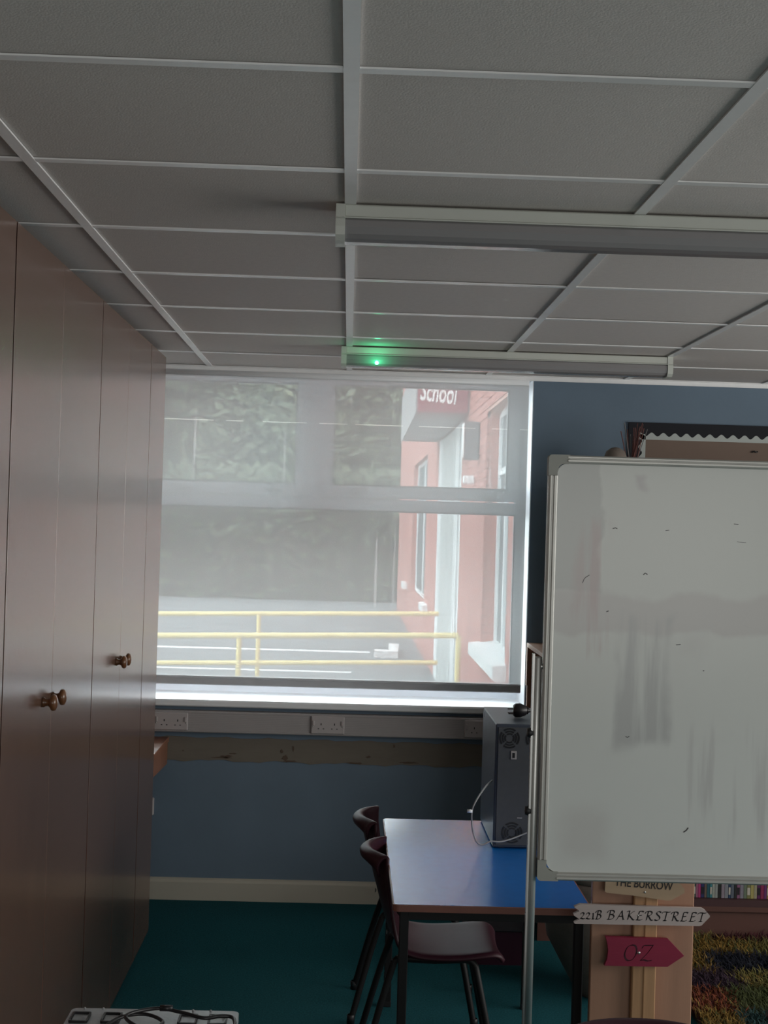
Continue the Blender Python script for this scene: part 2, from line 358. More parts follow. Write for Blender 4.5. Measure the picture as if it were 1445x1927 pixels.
# ================================================================== WINDOW
win = thing('window_1', (0, 0, 0), None, None); win['kind'] = 'structure'
F0, F1 = 6.56, 6.63
fr = MB()
fr.box(WX0, WX0 + .045, F0, F1, WZ0, WZ1).box(.768, WX1, F0, F1, WZ0, WZ1)
fr.box(WX0 + .045, .768, F0, F1, WZ0, .938).box(WX0 + .045, .768, F0, F1, 1.722, 1.775).box(WX0 + .045, .768, F0, F1, 2.300, WZ1)
fr.box(-.192, -.130, F0, F1, 1.775, 2.300)
fr.build('window_frame', M_upvc, win)
def sash(x0, x1, z0, z1, hs):
    px0, px1, pz0, pz1 = x0 + .054, x1 - .054, z0 + .055, z1 - .018
    o = MB().box(x0, px0, F0 - .022, F1 - .01, z0, z1, .004).box(px1, x1, F0 - .022, F1 - .01, z0, z1, .004).box(px0, px1, F0 - .022, F1 - .01, z0, pz0, .004).box(px0, px1, F0 - .022, F1 - .01, pz1, z1, .003).build('sash', M_upvc, win)
    g = MB().box(px0, px0 + .004, F0 - .020, F0, pz0, pz1).box(px1 - .004, px1, F0 - .020, F0, pz0, pz1).box(px0, px1, F0 - .020, F0, pz1 - .004, pz1).box(px0, px1, F0 - .020, F0, pz0, pz0 + .004)
    g.build('gasket', M_gasket, o)
    MB().box(px0, px1, F0 + .012, F0 + .016, pz0, pz1).build('pane', M_glass, o)
    for h in hs:
        MB().box(h - .03, h + .03, F0 - .036, F0 - .022, z0 + .012, z0 + .028, .004).box(h - .008, h + .008, F0 - .05, F0 - .022, z0 - .012, z0 + .02, .004).build('handle', M_alu2, o)
    return o
sash(WX0 + .02, -.195, 1.780, 2.312, (-.75, -.339))
sash(-.130, .778, 1.780, 2.312, (.033, .647))
lp = MB().box(WX0 + .045, .768, F0 + .012, F0 + .016, .938, 1.722); lp.build('pane', M_glass, win)
MB().box(WX0 + .045, .768, F0 - .002, F0 + .01, 1.717, 1.722).box(WX0 + .045, .768, F0 - .002, F0 + .01, .938, .942).box(.764, .768, F0 - .002, F0 + .01, .938, 1.722).build('gasket', M_gasket, win)
sl = MB().prism([(6.225, .845), (6.219, .850), (6.219, .868), (6.226, .875), (6.56, .875), (6.56, .841), (6.26, .841), (6.26, .845)], XL + .0, .815, 'x')
sl.build('window_sill', M_white, win)
# the roller blind
bl = thing('roller_blind', (0, 0, 0), 'sheer white mesh roller blind pulled down over the whole window', 'blind')
def wav(x): return .0016 * math.sin(x * 23) + .001 * math.sin(x * 61)
nx, nz = 60, 24; v = []; f = []
for j in range(nz + 1):
    for i in range(nx + 1):
        x = -1.10 + 1.877 * i / nx; z = .972 + (2.30 - .972) * j / nz
        v.append((x, 6.248 + wav(x) * (1 - j / nz), z))
for j in range(nz):
    for i in range(nx): f.append((j * (nx + 1) + i, j * (nx + 1) + i + 1, (j + 1) * (nx + 1) + i + 1, (j + 1) * (nx + 1) + i))
MB().add(v, f, True).build('blind_fabric', M_blind, bl)
M_hem = mat('blind_hem_bar', (.70, .72, .76), .35, var=.1, scale=40, stretch=(.4, 1, 1))
MB().box(-1.10, .777, 6.242, 6.254, .938, .976, .004).build('bottom_bar', M_hem, bl)
hm = MB()
hp = [(-1.10 + 1.877 * i / 90, 6.2415 + .0012 * math.sin(i * 1.7), .970 + .0022 * math.sin(i * .9) * math.sin(i * .13)) for i in range(91)]
hm.tube(hp, .0035, 6).build('hem_fold', M_hem, bl)
MB().lathe([(0, -1.10), (.017, -1.10), (.017, .777), (0, .777)], (0, 6.262, 2.298), 16, 'x').build('roller_tube', M_white, bl)

# ================================================================== TRUNKING, SOCKETS, BATTEN
tr = thing('dado_trunking', (0, 6.21, .74), 'grey plastic dado trunking running along the wall under the window sill', 'trunking')
def loc(o, p):   # keep world coordinates of a child under a moved empty
    o.matrix_parent_inverse = Matrix.Translation(-Vector(p)); return o
t0 = MB().prism([(6.26, .735), (6.212, .735), (6.208, .739), (6.208, .744), (6.211, .745), (6.211, .818), (6.208, .819), (6.208, .824), (6.212, .828), (6.26, .828)], XL, .79, 'x')
loc(t0.build('trunking_body', M_trunk, tr), tr.location)
ribs = MB()
for k in range(9):
    ribs.box(XL, .79, 6.2095, 6.2112, .749 + k * .0075, .7515 + k * .0075)
loc(ribs.build('cover_ribs', M_trunk, tr), tr.location)
def double_socket(x, label, z=.7815, y=6.2095):
    s = thing('double_socket', (x, y, z), label, 'socket', None)
    MB().box(-.073, .073, -.009, 0, -.0385, .0385, .004).build('face_plate', M_sock, s)
    for sx in (-1, 1):
        MB().box(sx * .062 - .005, sx * .062 + .005, -.0135, -.008, -.002, .020, .002).build('rocker_switch', M_sock, s)
        h = MB().box(sx * .029 - .002, sx * .029 + .002, -.0096, -.0085, .000, .009)
        for q in (-.011, .011): h.box(sx * .029 + q - .003, sx * .029 + q + .003, -.0096, -.0085, -.017, -.0135)
        h.build('pin_holes', M_black, s)
        MB().lathe([(0, -.0102), (.003, -.0102), (.003, -.009)], (sx * .064, 0, -.006), 10, 'y').build('plate_screw', M_alu2, s)
    return s
double_socket(-.740, 'double socket on the trunking beside the cupboard, the leftmost of three')
double_socket(-.062, 'double socket on the trunking under the middle of the window')
double_socket(.604, 'double socket on the trunking partly hidden by the dark computer tower')
M_bat = mat('bare_plaster_strip', (.185, .165, .135), .85, var=.0, scale=9, stretch=(.6, 1, 3), col2=(.165, .145, .12), bump=.3, bscale=60)
bt = MB()
n = 60; up = []; dn = []
for i in range(n + 1):
    x = -1.2 + 2.2 * i / n; up.append((x, .708 + .003 * math.sin(i * 1.1) + .002 * math.sin(i * 2.7))); dn.append((x, .607 + .004 * math.sin(i * .8) + .003 * math.sin(i * 2.1)))
bt.prism(up + dn[::-1], YW - .004, YW, 'y')
bat = tag(bt.build('plaster_strip', M_bat), 'bare beige strip of old plaster with brown scars below the trunking', 'wall strip')
M_scar = mat('brown_scar', (.11, .078, .058), .9)
def blotch(cx, cz, rx, rz, seed):
    r = random.Random(seed); m = MB(); k = 14
    pts = [(cx + rx * math.cos(2 * PI * i / k) * r.uniform(.5, 1.1), cz + rz * math.sin(2 * PI * i / k) * r.uniform(.4, 1.1)) for i in range(k)]
    return m.prism(pts, YW - .0052, YW - .0035, 'y')
for a in [(-.50, .627, .035, .008, 1), (-.52, .621, .05, .005, 2), (-.47, .640, .022, .004, 3), (-.245, .628, .018, .014, 4), (-.225, .612, .035, .006, 5), (-.26, .655, .008, .010, 6), (-.21, .670, .006, .016, 8), (.30, .620, .05, .005, 9), (.06, .612, .04, .005, 10), (.23, .690, .006, .01, 12), (-.69, .648, .004, .004, 14), (.12, .640, .012, .008, 16)]:
    blotch(*a).build('scar', M_scar, bat)
# stub of an old shelf on the left wall
sh = thing('shelf_stub', (XL, 5.78, .59), 'short wooden shelf end sticking out between cupboard and window wall', 'shelf')
M_orw = mat('orange_wood', (.30, .13, .075), .4, var=.2, scale=8, stretch=(3, .4, 3))
MB().box(0, XL * -1 - .752, 0, .472, .095, .117, .002).build('shelf_board', M_orw, sh)
MB().prism([(0, 0.02), (.47, .0), (.47, .096), (0, .096)], XL * -1 - .775, XL * -1 - .757, 'x').build('apron', M_orw, sh)
ps = thing('wall_box', (-.842, YW - .0005, .403), 'small white box low on the blue wall, half hidden by the cupboard', 'box')
MB().box(-.034, .034, -.022, 0, -.038, .038, .004).build('box_body', M_sock, ps); MB().box(-.028, .028, -.026, -.021, -.030, .030, .003).build('box_cover', M_sock, ps)

# ================================================================== CUPBOARDS
XF = -.748
def cupboard(y0, y1, label, split, kz, ky):
    c = thing('tall_cupboard', (XL, y0, 0), label, 'cupboard', None)
    W_ = y1 - y0; D = XF - XL
    MB().box(.005, D - .020, .001, W_ - .001, 0.0, 2.302).build('carcass', M_carc, c)
    MB().box(D - .021, D - .006, .001, W_ - .001, 0, .052).build('plinth', M_lam, c)
    if split is None:
        MB().box(D - .019, D, .003, W_ - .003, .012, 2.304, .0012).build('filler_panel', M_lam, c)
        MB().box(D - .018, D - .0004, .0024, .0032, .014, 2.302).build('gap_shade_strip', M_gapshade, c)  # added dark strip, paints the gap beside the panel as shaded
    else:
        s = split - y0
        for a, b in ((.0035, s - .0003), (s + .0003, W_ - .0035)):
            d = MB().box(D - .018, D, a, b, .014 + .0, 2.304, .0012).build('door', M_lam, c)
            MB().box(D - .0175, D - .0004, a - .0006, a + .0002, .016, 2.302).build('gap_shade_strip', M_gapshade, d)  # added strip on the near edge so the door gap looks shadowed
            k = ky[0] - y0 if a < .1 else ky[1] - y0
            prof = [(0, .0), (.012, .0), (.013, .003), (.0095, .007), (.009, .014), (.012, .018), (.0195, .022), (.021, .027), (.019, .032), (.012, .0355), (0, .0365)]
            MB().lathe(prof, (D, k, kz), 24, 'x').build('knob', M_knob, d)
    return c
cupboard(5.320, 5.735, 'narrow blank end panel cupboard unit next to the window', None, 0, 0)
cupboard(4.272, 5.318, 'tall beech cupboard with two doors, nearer to the window', 4.790, 1.183, (4.708, 4.800))
cupboard(3.160, 4.270, 'tall beech cupboard with two doors, in the middle of the row', 3.690, 1.191, (3.585, 3.690 + .008))
cupboard(2.04, 3.158, 'tall beech cupboard cut off by the left edge of the photo', 2.60, 1.191, (2.52, 2.68))

# ================================================================== CEILING LIGHTS
def ceiling_light(yc, label, led=False):
    x0, x1 = -.045, 1.215; L = x1 - x0
    t = thing('ceiling_light', (x0, yc, CZ - .0045), label, 'ceiling light', None)
    MB().box(.018, L - .018, -.048, .048, -.028, 0, .003).build('spine', M_spine, t)
    sec = [(-.044, -.028), (-.050, -.034), (-.052, -.048), (-.047, -.062), (-.036, -.070), (-.015, -.0735), (.015, -.0735), (.036, -.070), (.047, -.062), (.052, -.048), (.050, -.034), (.044, -.028)]
    MB().prism(sec, .018, L - .018, 'x').build('diffuser', M_diff, t)
    sec2 = [(-.050, 0), (-.051, -.028), (-.0545, -.032), (-.055, -.048), (-.051, -.065), (-.038, -.0745), (-.015, -.0775), (.015, -.0775), (.038, -.0745), (.051, -.065), (.055, -.048), (.0545, -.032), (.051, -.028), (.050, 0)]
    for a, b in ((0, .020), (L - .020, L)): MB().prism(sec2, a, b, 'x').build('end_cap', M_spine, t)
    MB().box(.018, L - .018, -.0525, -.047, -.030, -.0275).box(.018, L - .018, .047, .0525, -.030, -.0275).build('clip_rail', M_spine, t)
    if led:
        MB().lathe([(0, -.0555), (.0055, -.0555), (.0075, -.052), (.0075, -.050)], (.135, 0, -.059), 16, 'y').build('indicator_light', M_led, t)
        l = bpy.data.lights.new('indicator_glow', 'POINT'); l.energy = .16; l.color = (.05, 1, .38); l.shadow_soft_size = .004
        o = bpy.data.objects.new('indicator_glow', l); C.objects.link(o); o.parent = t; o.location = (.135, -.085, -.062)
    return t
ceiling_light(3.03, 'nearer surface-mounted ceiling light with a grey diffuser, cut off at right')
ceiling_light(5.435, 'farther ceiling light above the window with a glowing green indicator', True)

# ================================================================== TABLE
TZ = .64
tb = thing('classroom_table', (.151, 3.84, 0), 'rectangular blue-topped classroom table with brown edge and black legs', 'table')
TW, TD = .54, 1.125
MB().prism(rrect(.004, TW - .004, .004, TD - .004, .012), TZ - .0165, TZ, 'z').build('tabletop', M_blue, tb)
e = MB(); o1 = rrect(0, TW, 0, TD, .016); i1 = rrect(.004, TW - .004, .004, TD - .004, .012); nn = len(o1)
e.add([(p[0], p[1], TZ - .0015) for p in o1] + [(p[0], p[1], TZ - .019) for p in o1] + [(p[0], p[1], TZ - .019) for p in i1] + [(p[0], p[1], TZ - .0005) for p in i1],
      [(a * nn + i, ((a + 1) % 4) * nn + i, ((a + 1) % 4) * nn + (i + 1) % nn, a * nn + (i + 1) % nn) for a in range(4) for i in range(nn)])
e.build('edging', M_lip, tb)
MB().box(.02, TW - .02, .020, .045, TZ - .045, TZ - .0175).box(.02, TW - .02, TD - .045, TD - .02, TZ - .045, TZ - .0175).box(.02, .045, .045, TD - .045, TZ - .045, TZ - .0175).box(TW - .045, TW - .02, .045, TD - .045, TZ - .045, TZ - .0175).build('frame_rail', M_legs, tb)
for x in (.020, TW - .045):
    for y in (.018, TD - .043):
        MB().box(x, x + .025, y, y + .025, .006, TZ - .018, .002).build('leg', M_legs, tb)
        MB().box(x - .001, x + .026, y - .001, y + .026, 0, .02, .002).build('foot_cap', M_black, tb)

# ================================================================== CHAIRS
def make_chair(name, label, s=1.0):
    c = thing(name, (0, 0, 0), label, 'chair', None)
    # shell profile in (x forward, z up) with half width
    prof = [(-.030, .634, .138), (-.034, .648, .140), (-.028, .660, .142), (-.014, .667, .143), (.000, .661, .145), (.007, .643, .150), (.014, .60, .160), (.028, .55, .168), (.045, .49, .172), (.062, .44, .176), (.080, .405, .180), (.108, .384, .184),
            (.15, .372, .187), (.21, .368, .190), (.28, .371, .192), (.34, .378, .190), (.372, .380, .184), (.392, .373, .176), (.402, .358, .168)]
    pts = bez([(a, b, h) for a, b, h in prof], 3); nu = 20; v = []
    for k, p in enumerate(pts):
        t = pts[min(k + 1, len(pts) - 1)] - pts[max(k - 1, 0)]; tl = math.hypot(t.x, t.y); nxn, nzn = -t.y / tl, t.x / tl   # normal pointing to front/up
        fr_ = k / len(pts)
        for i in range(nu + 1):
            u = -1 + 2 * i / nu
            curve = .062 - .048 * min(1, max(0, (fr_ - .25) / .35))
            off = curve * (u * u) - .010 * max(0, (abs(u) - .84) / .16) ** 2    # dish, rolled-back rim
            if fr_ < .30: nxn, nzn = .97, .1
            drop = (.040 * abs(u) ** 3.2) * max(0, 1 - fr_ / .25)      # rounded top corners
            v.append((p.x + (-nxn if False else nxn) * off * (1), p.z * u, p.y + nzn * off - drop))
    # normal sign: make the dish bend towards the sitter
    f = [(k * (nu + 1) + i, k * (nu + 1) + i + 1, (k + 1) * (nu + 1) + i + 1, (k + 1) * (nu + 1) + i) for k in range(len(pts) - 1) for i in range(nu)]
    o = MB().add([(a * s, b * s, d * s) for a, b, d in v], f, True).build('seat_shell', M_maroon, c)
    md = o.modifiers.new('t', 'SOLIDIFY'); md.thickness = .009 * s; md.offset = -1
    dg = bpy.context.evaluated_depsgraph_get(); me = bpy.data.meshes.new_from_object(o.evaluated_get(dg)); o.modifiers.clear(); o.data = me
    for q in me.polygons: q.use_smooth = True
    for sy in (-1, 1):
        y = sy * .135
        p1 = bez([(-.015, sy * .175, .012), (.040, sy * .150, .22), (.078, y, .345)], 3)
        MB().tube([tuple(q * s) for q in p1], .0105 * s, 10).build('leg', M_legs, c)
        p2 = [(.078, y, .345)] + [tuple(q) for q in bez([(.088, y, .3545), (.10, y, .356), (.20, y, .352), (.29, y, .356), (.312, y, .350), (.324, y * 1.02, .335)], 3)] + [(.36, sy * .160, .17), (.392, sy * .175, .012)]
        MB().tube([tuple(Vector(q) * s) for q in p2], .0105 * s, 10).build('leg', M_legs, c)
        for fx in (-.016, .393):
            MB().lathe([(0, 0), (.013 * s, 0), (.013 * s, .028 * s), (.0105 * s, .030 * s)], (fx * s, sy * .1755 * s, 0), 12).build('foot_cap', M_black, c)
        MB().lathe([(0, .004), (.006, .003), (.007, 0)], (.052 * s, sy * .12 * s, .43 * s), 10, 'x').build('rivet', M_alu, c)
    MB().tube([(.20 * s, -.135 * s, .3515 * s), (.20 * s, .135 * s, .3515 * s)], .0095 * s, 8).build('cross_bar', M_legs, c)
    return c
ch = make_chair('plastic_chair', 'maroon plastic chair tucked under the blue table, the nearer of two')
ch.location = (.100, 4.44, 0)
c2 = copy_tree(ch); c2['label'] = 'maroon plastic chair at the far left corner of the blue table'; c2.location = (.080, 4.93, 0); c2.rotation_euler = (0, 0, math.radians(-2))
c3 = make_chair('plastic_chair', 'maroon chair at the bottom edge of the photo, only its top rim showing', 1.13)
c3.location = (.560, 2.64, 0); c3.rotation_euler = (0, 0, -PI / 2)

# ================================================================== COMPUTER TOWER + PLUG
tw = thing('computer_tower', (.490, 4.535, TZ), 'dark upright computer tower with round fan grilles on the blue table', 'computer')
W, D, H = .195, .43, .396
MB().box(0, W, .004, D, .004, H, .003).build('casing', M_tower, tw)
MB().box(.008, W - .008, 0, .006, .012, H - .010, .001).build('back_plate', M_towerb, tw)
for x in (.02, W - .04):
    for y in (.02, D - .05): MB().box(x, x + .02, y, y + .03, 0, .005).build('rubber_foot', M_black, tw)
def fan(cx, cz, R):
    m = MB()
    for r0, r1 in ((.36, .50), (.60, .74), (.84, 1.0)):
        for q in range(4):
            a0, a1 = 45 + q * 90 + 8, 45 + (q + 1) * 90 - 8
            m.prism(arc((cx, cz), R * r1, a0, a1, 8) + arc((cx, cz), R * r0, a1, a0, 8), -.0012, .001, 'y')
    m.build('fan_grille', M_black, tw)
fan(.044, .352, .0325); fan(.128, .352, .0325); fan(.060, .052, .0335)
MB().box(.049, .067, -.003, 0, .285, .312, .001).build('vent_tab', M_trunk, tw)
MB().box(.054, .062, -.0035, -.002, .290, .306).build('tab_slot', M_black, tw)
MB().box(.075, .091, -.001, 0, .098, .101).build('maker_mark', M_trunk, tw)
MB().box(-.0008, .001, D - .05, D - .042, H - .030, H - .012).build('side_button', M_black, tw)
pl = thing('plug', (.584, 4.70, TZ + .396 + .0005), 'black moulded plug lying on top of the computer tower', 'plug')
MB().lathe([(0, -.022), (.018, -.021), (.023, -.014), (.0235, .002), (.019, .012), (.016, .020), (.010, .026), (.006, .034), (0, .036)], (0, 0, .0238), 16, 'x').build('plug_body', M_blackg, pl)
for k in range(3): MB().lathe([(0.006, .010 + k * .007), (.0185 - k * .003, .011 + k * .007), (.0185 - k * .003, .014 + k * .007), (.006, .015 + k * .007)], (0, 0, .0238), 14, 'x').build('grip_ring', M_blackg, pl)
MB().box(-.040, -.020, -.002, .002, .026, .030).box(-.038, -.020, -.012, -.008, .012, .0155).box(-.038, -.020, .008, .012, .012, .0155).build('pin', M_blackg, pl)
MB().tube(bez([(.03, 0, .0238), (.06, .01, .022), (.09, .05, .006), (.10, .12, .0045)], 5), .0038, 8).build('plug_lead', M_blackg, pl)
cb = tag(MB().tube(bez([(.4895, 4.60, .845), (.462, 4.53, .838), (.425, 4.47, .80), (.413, 4.46, .765), (.418, 4.46, .712), (.432, 4.46, .676), (.452, 4.465, .668), (.476, 4.47, .677), (.505, 4.475, .6755), (.54, 4.49, .681), (.585, 4.508, .695), (.62, 4.515, .71)], 6), .0026, 8).build('power_cable', M_cable), 'grey cable looping down beside the computer tower to its lower fan', 'cable')
MB().lathe([(0, -.010), (.0055, -.010), (.0055, .006), (0, .006)], (.409, 4.46, .772), 10, 'x').build('cable_tie', M_white, cb)

# ================================================================== WHITEBOARD
BX0, BX1, BZ0, BZ1, BY = .434, 1.634, .897, 1.823, 3.10
wb_ = thing('mobile_whiteboard', (BX0, BY, 0), 'large smudged whiteboard on an aluminium stand at right of the photo', 'whiteboard')
bw = BX1 - BX0; zc = (BZ0 + BZ1) / 2; hh = (BZ1 - BZ0) / 2
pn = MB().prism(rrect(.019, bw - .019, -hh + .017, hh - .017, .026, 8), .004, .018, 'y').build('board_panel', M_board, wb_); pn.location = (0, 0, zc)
def bar(x0, x1, z0, z1, vert):
    m = MB()
    if vert:
        m.box(x0, x1, -.001, .023, z0, z1, .002); a = x0 + (x1 - x0) * .30; b = x0 + (x1 - x0) * .78
        m.box(a - .0035, a + .002, -.005, 0, z0, z1, .0012).box(b - .0045, b + .003, -.006, 0, z0, z1, .0015)
    else:
        m.box(x0, x1, -.001, .023, z0, z1, .002); a = z0 + (z1 - z0) * .36; b = z0 + (z1 - z0) * .78
        m.box(x0, x1, -.005, 0, a - .004, a + .003, .0015).box(x0, x1, -.004, 0, b - .003, b + .002, .001)
    return m
bar(.0, .020, BZ0 + .044, BZ1 - .044, True).build('side_rail', M_alu2, wb_)
bar(bw - .020, bw, BZ0 + .055, BZ1 - .055, True).build('side_rail', M_alu2, wb_)
bar(.04, bw - .04, BZ1 - .018, BZ1, False).build('top_rail', M_alu2, wb_)
bar(.04, bw - .04, BZ0, BZ0 + .018, False).build('bottom_rail', M_alu2, wb_)
def corner(sx, sz):
    # L-shaped moulded corner with rounded outside and a quarter-round inside
    L1, L2, t_ = .046, .046, .0215
    pts = [(L1, 0), (L1, t_ - .002)] + [(t_ + .012 - .0 + 0, t_ - .002)] + arc((t_ + .014, t_ + .014), .016, -90, -180, 5) + [(t_ - .002, L2), (0, L2)] + arc((.008, .008), .008, 180, 270, 4)
    ox = 0 if sx > 0 else bw; oz = BZ0 if sz > 0 else BZ1
    q = [(ox + sx * (a - .0008), oz + sz * (b - .0008)) for a, b in pts]
    MB().prism(q, -.0035, .026, 'y').build('corner_cap', M_corner, wb_)
for sx in (1, -1):
    for sz in (1, -1): corner(sx, sz)
for x in (-.0105, bw + .0105):
    sgn = -1 if x < 0 else 1
    u = MB().lathe([(0, .06), (.0088, .06), (.0088, 1.378), (.007, 1.381), (0, 1.381)], (x - (.0 if sgn > 0 else -.0), .012, 0), 16)
    u.box(x + sgn * .0075, x + sgn * .0118, .004, .020, .06, 1.388)
    u.build('upright', M_alu, wb_)
    MB().lathe([(0, -.006), (.009, -.006), (.011, 0), (.009, .006), (0, .006)], (x + sgn * .013, .012, 1.215), 12, 'x').build('clamp_bolt', M_black, wb_)
    MB().lathe([(0, -.006), (.009, -.006), (.011, 0), (.009, .006), (0, .006)], (x + sgn * .013, .012, 1.045), 12, 'x').build('clamp_bolt', M_black, wb_)
    MB().lathe([(0, -.012), (.006, -.012), (.006, .012), (0, .012)], (x - sgn * .008, .012, zc), 12, 'x').build('pivot_pin', M_alu, wb_)
    MB().box(x - .015, x + .015, -.26, .28, .045, .075, .004).build('foot_beam', M_alu, wb_)
    for y in (-.24, .26):
        MB().lathe([(0, -.011), (.018, -.011), (.0225, -.006), (.0225, .006), (.018, .011), (0, .011)], (x, y, .0225), 16, 'x').build('castor', M_black, wb_)
# scratches and pen flecks left on the board
M_fleck = mat('dark_pen_mark', (.06, .05, .06), .5)
def mark(pts, r=.0009):
    o = MB().tube([(a, .0040, b) for a, b in pts], r, 5).build('pen_mark', M_fleck, wb_); return o
mark(bez([(.063 + .018, 1.545), (.068 + .018, 1.556), (.078 + .018, 1.563)], 4), .0006)
mark([(.214, 1.567), (.218, 1.571), (.223, 1.568)]); mark([(.144, 1.666), (.150, 1.668), (.154, 1.666)])
mark([(.135, 1.484), (.140, 1.486)]); mark([(.352, 1.362), (.3525, 1.3605)], .0014); mark([(.318, 1.008), (.324, 1.012), (.328, 1.018)], .0014)
mark([(.26, 1.665), (.268, 1.666)], .0006); mark([(.418, 1.645), (.438, 1.644)], .0004); mark([(.410, 1.684), (.420, 1.683)], .0007)
mark([(.290, 1.416), (.300, 1.417)], .0008); mark([(.185, 1.214), (.189, 1.211), (.193, 1.214)], .0007)

# ================================================================== SIGNPOST PANEL
pnl = thing('wooden_end_panel', (.672, 3.75, 0), 'tall pale wood panel with a pine batten, standing right of the table', 'panel')
MB().box(0, .270, 0, .024, 0, .888, .002).build('panel_board', M_pale, pnl)
MB().box(.106, .168, -.022, -.0002, .0, .884, .003).box(.135, .168, -.026, -.021, 0, .884, .003).build('post_batten', M_post, pnl)
MB().box(.10, .17, .024, .30, .0, .03).build('rear_foot', M_pale, pnl)
SY = 3.722
class Pen:
    """broad-nib lettering: sweeps a slanted nib along strokes, as small raised ink faces"""
    def __init__(s, w_, ang, y, thin=.3): s.m = MB(); s.w = w_; s.a = math.radians(ang); s.y = y; s.thin = thin
    def stroke(s, pts):
        for nb, ww in ((s.a, s.w), (s.a + PI / 2, s.w * s.thin)):
            dx, dz = math.cos(nb) * ww / 2, math.sin(nb) * ww / 2
            for p, q in zip(pts[:-1], pts[1:]):
                v = [(p[0] - dx, s.y, p[1] - dz), (p[0] + dx, s.y, p[1] + dz), (q[0] + dx, s.y, q[1] + dz), (q[0] - dx, s.y, q[1] - dz)]
                s.m.add(v, [(0, 1, 2, 3)])
GL = {  # glyphs as lists of smooth strokes in a unit box (x, z), straight when two points
 '2': (.62, [[(.08, .50), (.16, .64), (.32, .70), (.48, .60), (.42, .42), (.22, .18), (.04, .02)], [(.04, .03), (.18, .06), (.36, .00), (.58, .03)]]),
 '1': (.42, [[(.10, .56), (.26, .68)], [(.26, .68), (.22, .03)], [(.10, .02), (.36, .02)]]),
 'B': (.82, [[(.38, .96), (.30, .50), (.20, .05)], [(.10, .72), (.14, .88), (.34, .97), (.56, .98), (.72, .88), (.66, .66), (.34, .53)], [(.34, .53), (.60, .50), (.70, .32), (.60, .12), (.36, .02), (.06, .02)]]),
 'A': (.86, [[(.02, -.02), (.10, .02), (.30, .40), (.58, .98)], [(.58, .98), (.62, .50), (.70, .02)], [(.24, .36), (.66, .38)], [(.68, .02), (.80, .05)]]),
 'K': (.90, [[(.40, .96), (.30, .50), (.22, .02)], [(.12, .84), (.24, .94), (.40, .96)], [(.84, .94), (.66, .86), (.34, .50)], [(.34, .50), (.56, .20), (.72, .02), (.86, .03)]]),
 'E': (.76, [[(.74, .88), (.64, .97), (.44, .96), (.34, .95)], [(.36, .95), (.26, .50), (.18, .05)], [(.28, .50), (.58, .54)], [(.04, .04), (.20, .02), (.46, .02), (.64, .14)]]),
 'R': (.86, [[(.38, .96), (.30, .50), (.20, .02)], [(.10, .74), (.16, .90), (.36, .97), (.58, .98), (.72, .86), (.64, .62), (.34, .50)], [(.38, .50), (.52, .22), (.64, .04), (.80, .02)]]),
 'S': (.66, [[(.66, .86), (.56, .97), (.38, .97), (.24, .82), (.34, .62), (.50, .44), (.54, .22), (.38, .04), (.18, .02), (.06, .12)]]),
 'T': (.78, [[(.06, .78), (.14, .93), (.40, .96), (.62, .93), (.84, .97)], [(.50, .95), (.40, .45), (.32, .03)], [(.16, .02), (.46, .02)]]),
 'O': (.96, [[(.56, .97), (.30, .86), (.12, .54), (.12, .22), (.30, .02), (.56, .08), (.78, .38), (.82, .74), (.70, .94), (.50, .96)]]),
 'Z': (.86, [[(.16, .78), (.26, .94), (.50, .96), (.84, .97)], [(.82, .95), (.46, .45), (.06, .04)], [(.06, .04), (.30, .08), (.50, .02), (.76, .06)]]),
 ' ': (.40, [])}
def letter(text, x0, x1, z0, z1, y, penw, m, parent, ang=38, shear=.0, thin=.3, tilt=0.0):
    tot = sum(GL[c][0] + .04 for c in text); kx = (x1 - x0) / tot; kz = z1 - z0; x = x0; P_ = Pen(penw, ang, y, thin)
    for c in text:
        wd, st = GL[c]
        for s_ in st:
            pts = [(x + q[0] * kx + shear * q[1] * kz, z0 + q[1] * kz + tilt * (x + q[0] * kx - x0)) for q in (bez([(a, b) for a, b in s_], 6) if len(s_) > 2 else s_)]
            P_.stroke(pts)
        x += (wd + .04) * kx
    me = bpy.data.meshes.new('lettering'); me.from_pydata(P_.m.v, [], P_.m.f); me.materials.append(m)
    o = bpy.data.objects.new('lettering', me); C.objects.link(o); o.parent = parent; return o
def font_text(body, size, x, z, y, m, parent, rot=0.0, sx=1.0, ext=.0003, off=0.0, rotz=None, align='LEFT'):
    cu = bpy.data.curves.new('t', 'FONT'); cu.body = body; cu.size = size; cu.extrude = ext; cu.offset = off; cu.resolution_u = 4; cu.align_x = align
    to = bpy.data.objects.new('t', cu); C.objects.link(to)
    bpy.context.view_layer.update(); dg = bpy.context.evaluated_depsgraph_get()
    me = bpy.data.meshes.new_from_object(to.evaluated_get(dg)); bpy.data.objects.remove(to)
    me.materials.clear(); me.materials.append(m); me.name = 'lettering'
    o = bpy.data.objects.new('lettering', me); C.objects.link(o); o.parent = parent
    o.location = (x, y, z); o.rotation_euler = (PI / 2, -rot, 0) if rotz is None else (PI / 2, 0, rotz); o.scale = (sx, 1, 1); return o
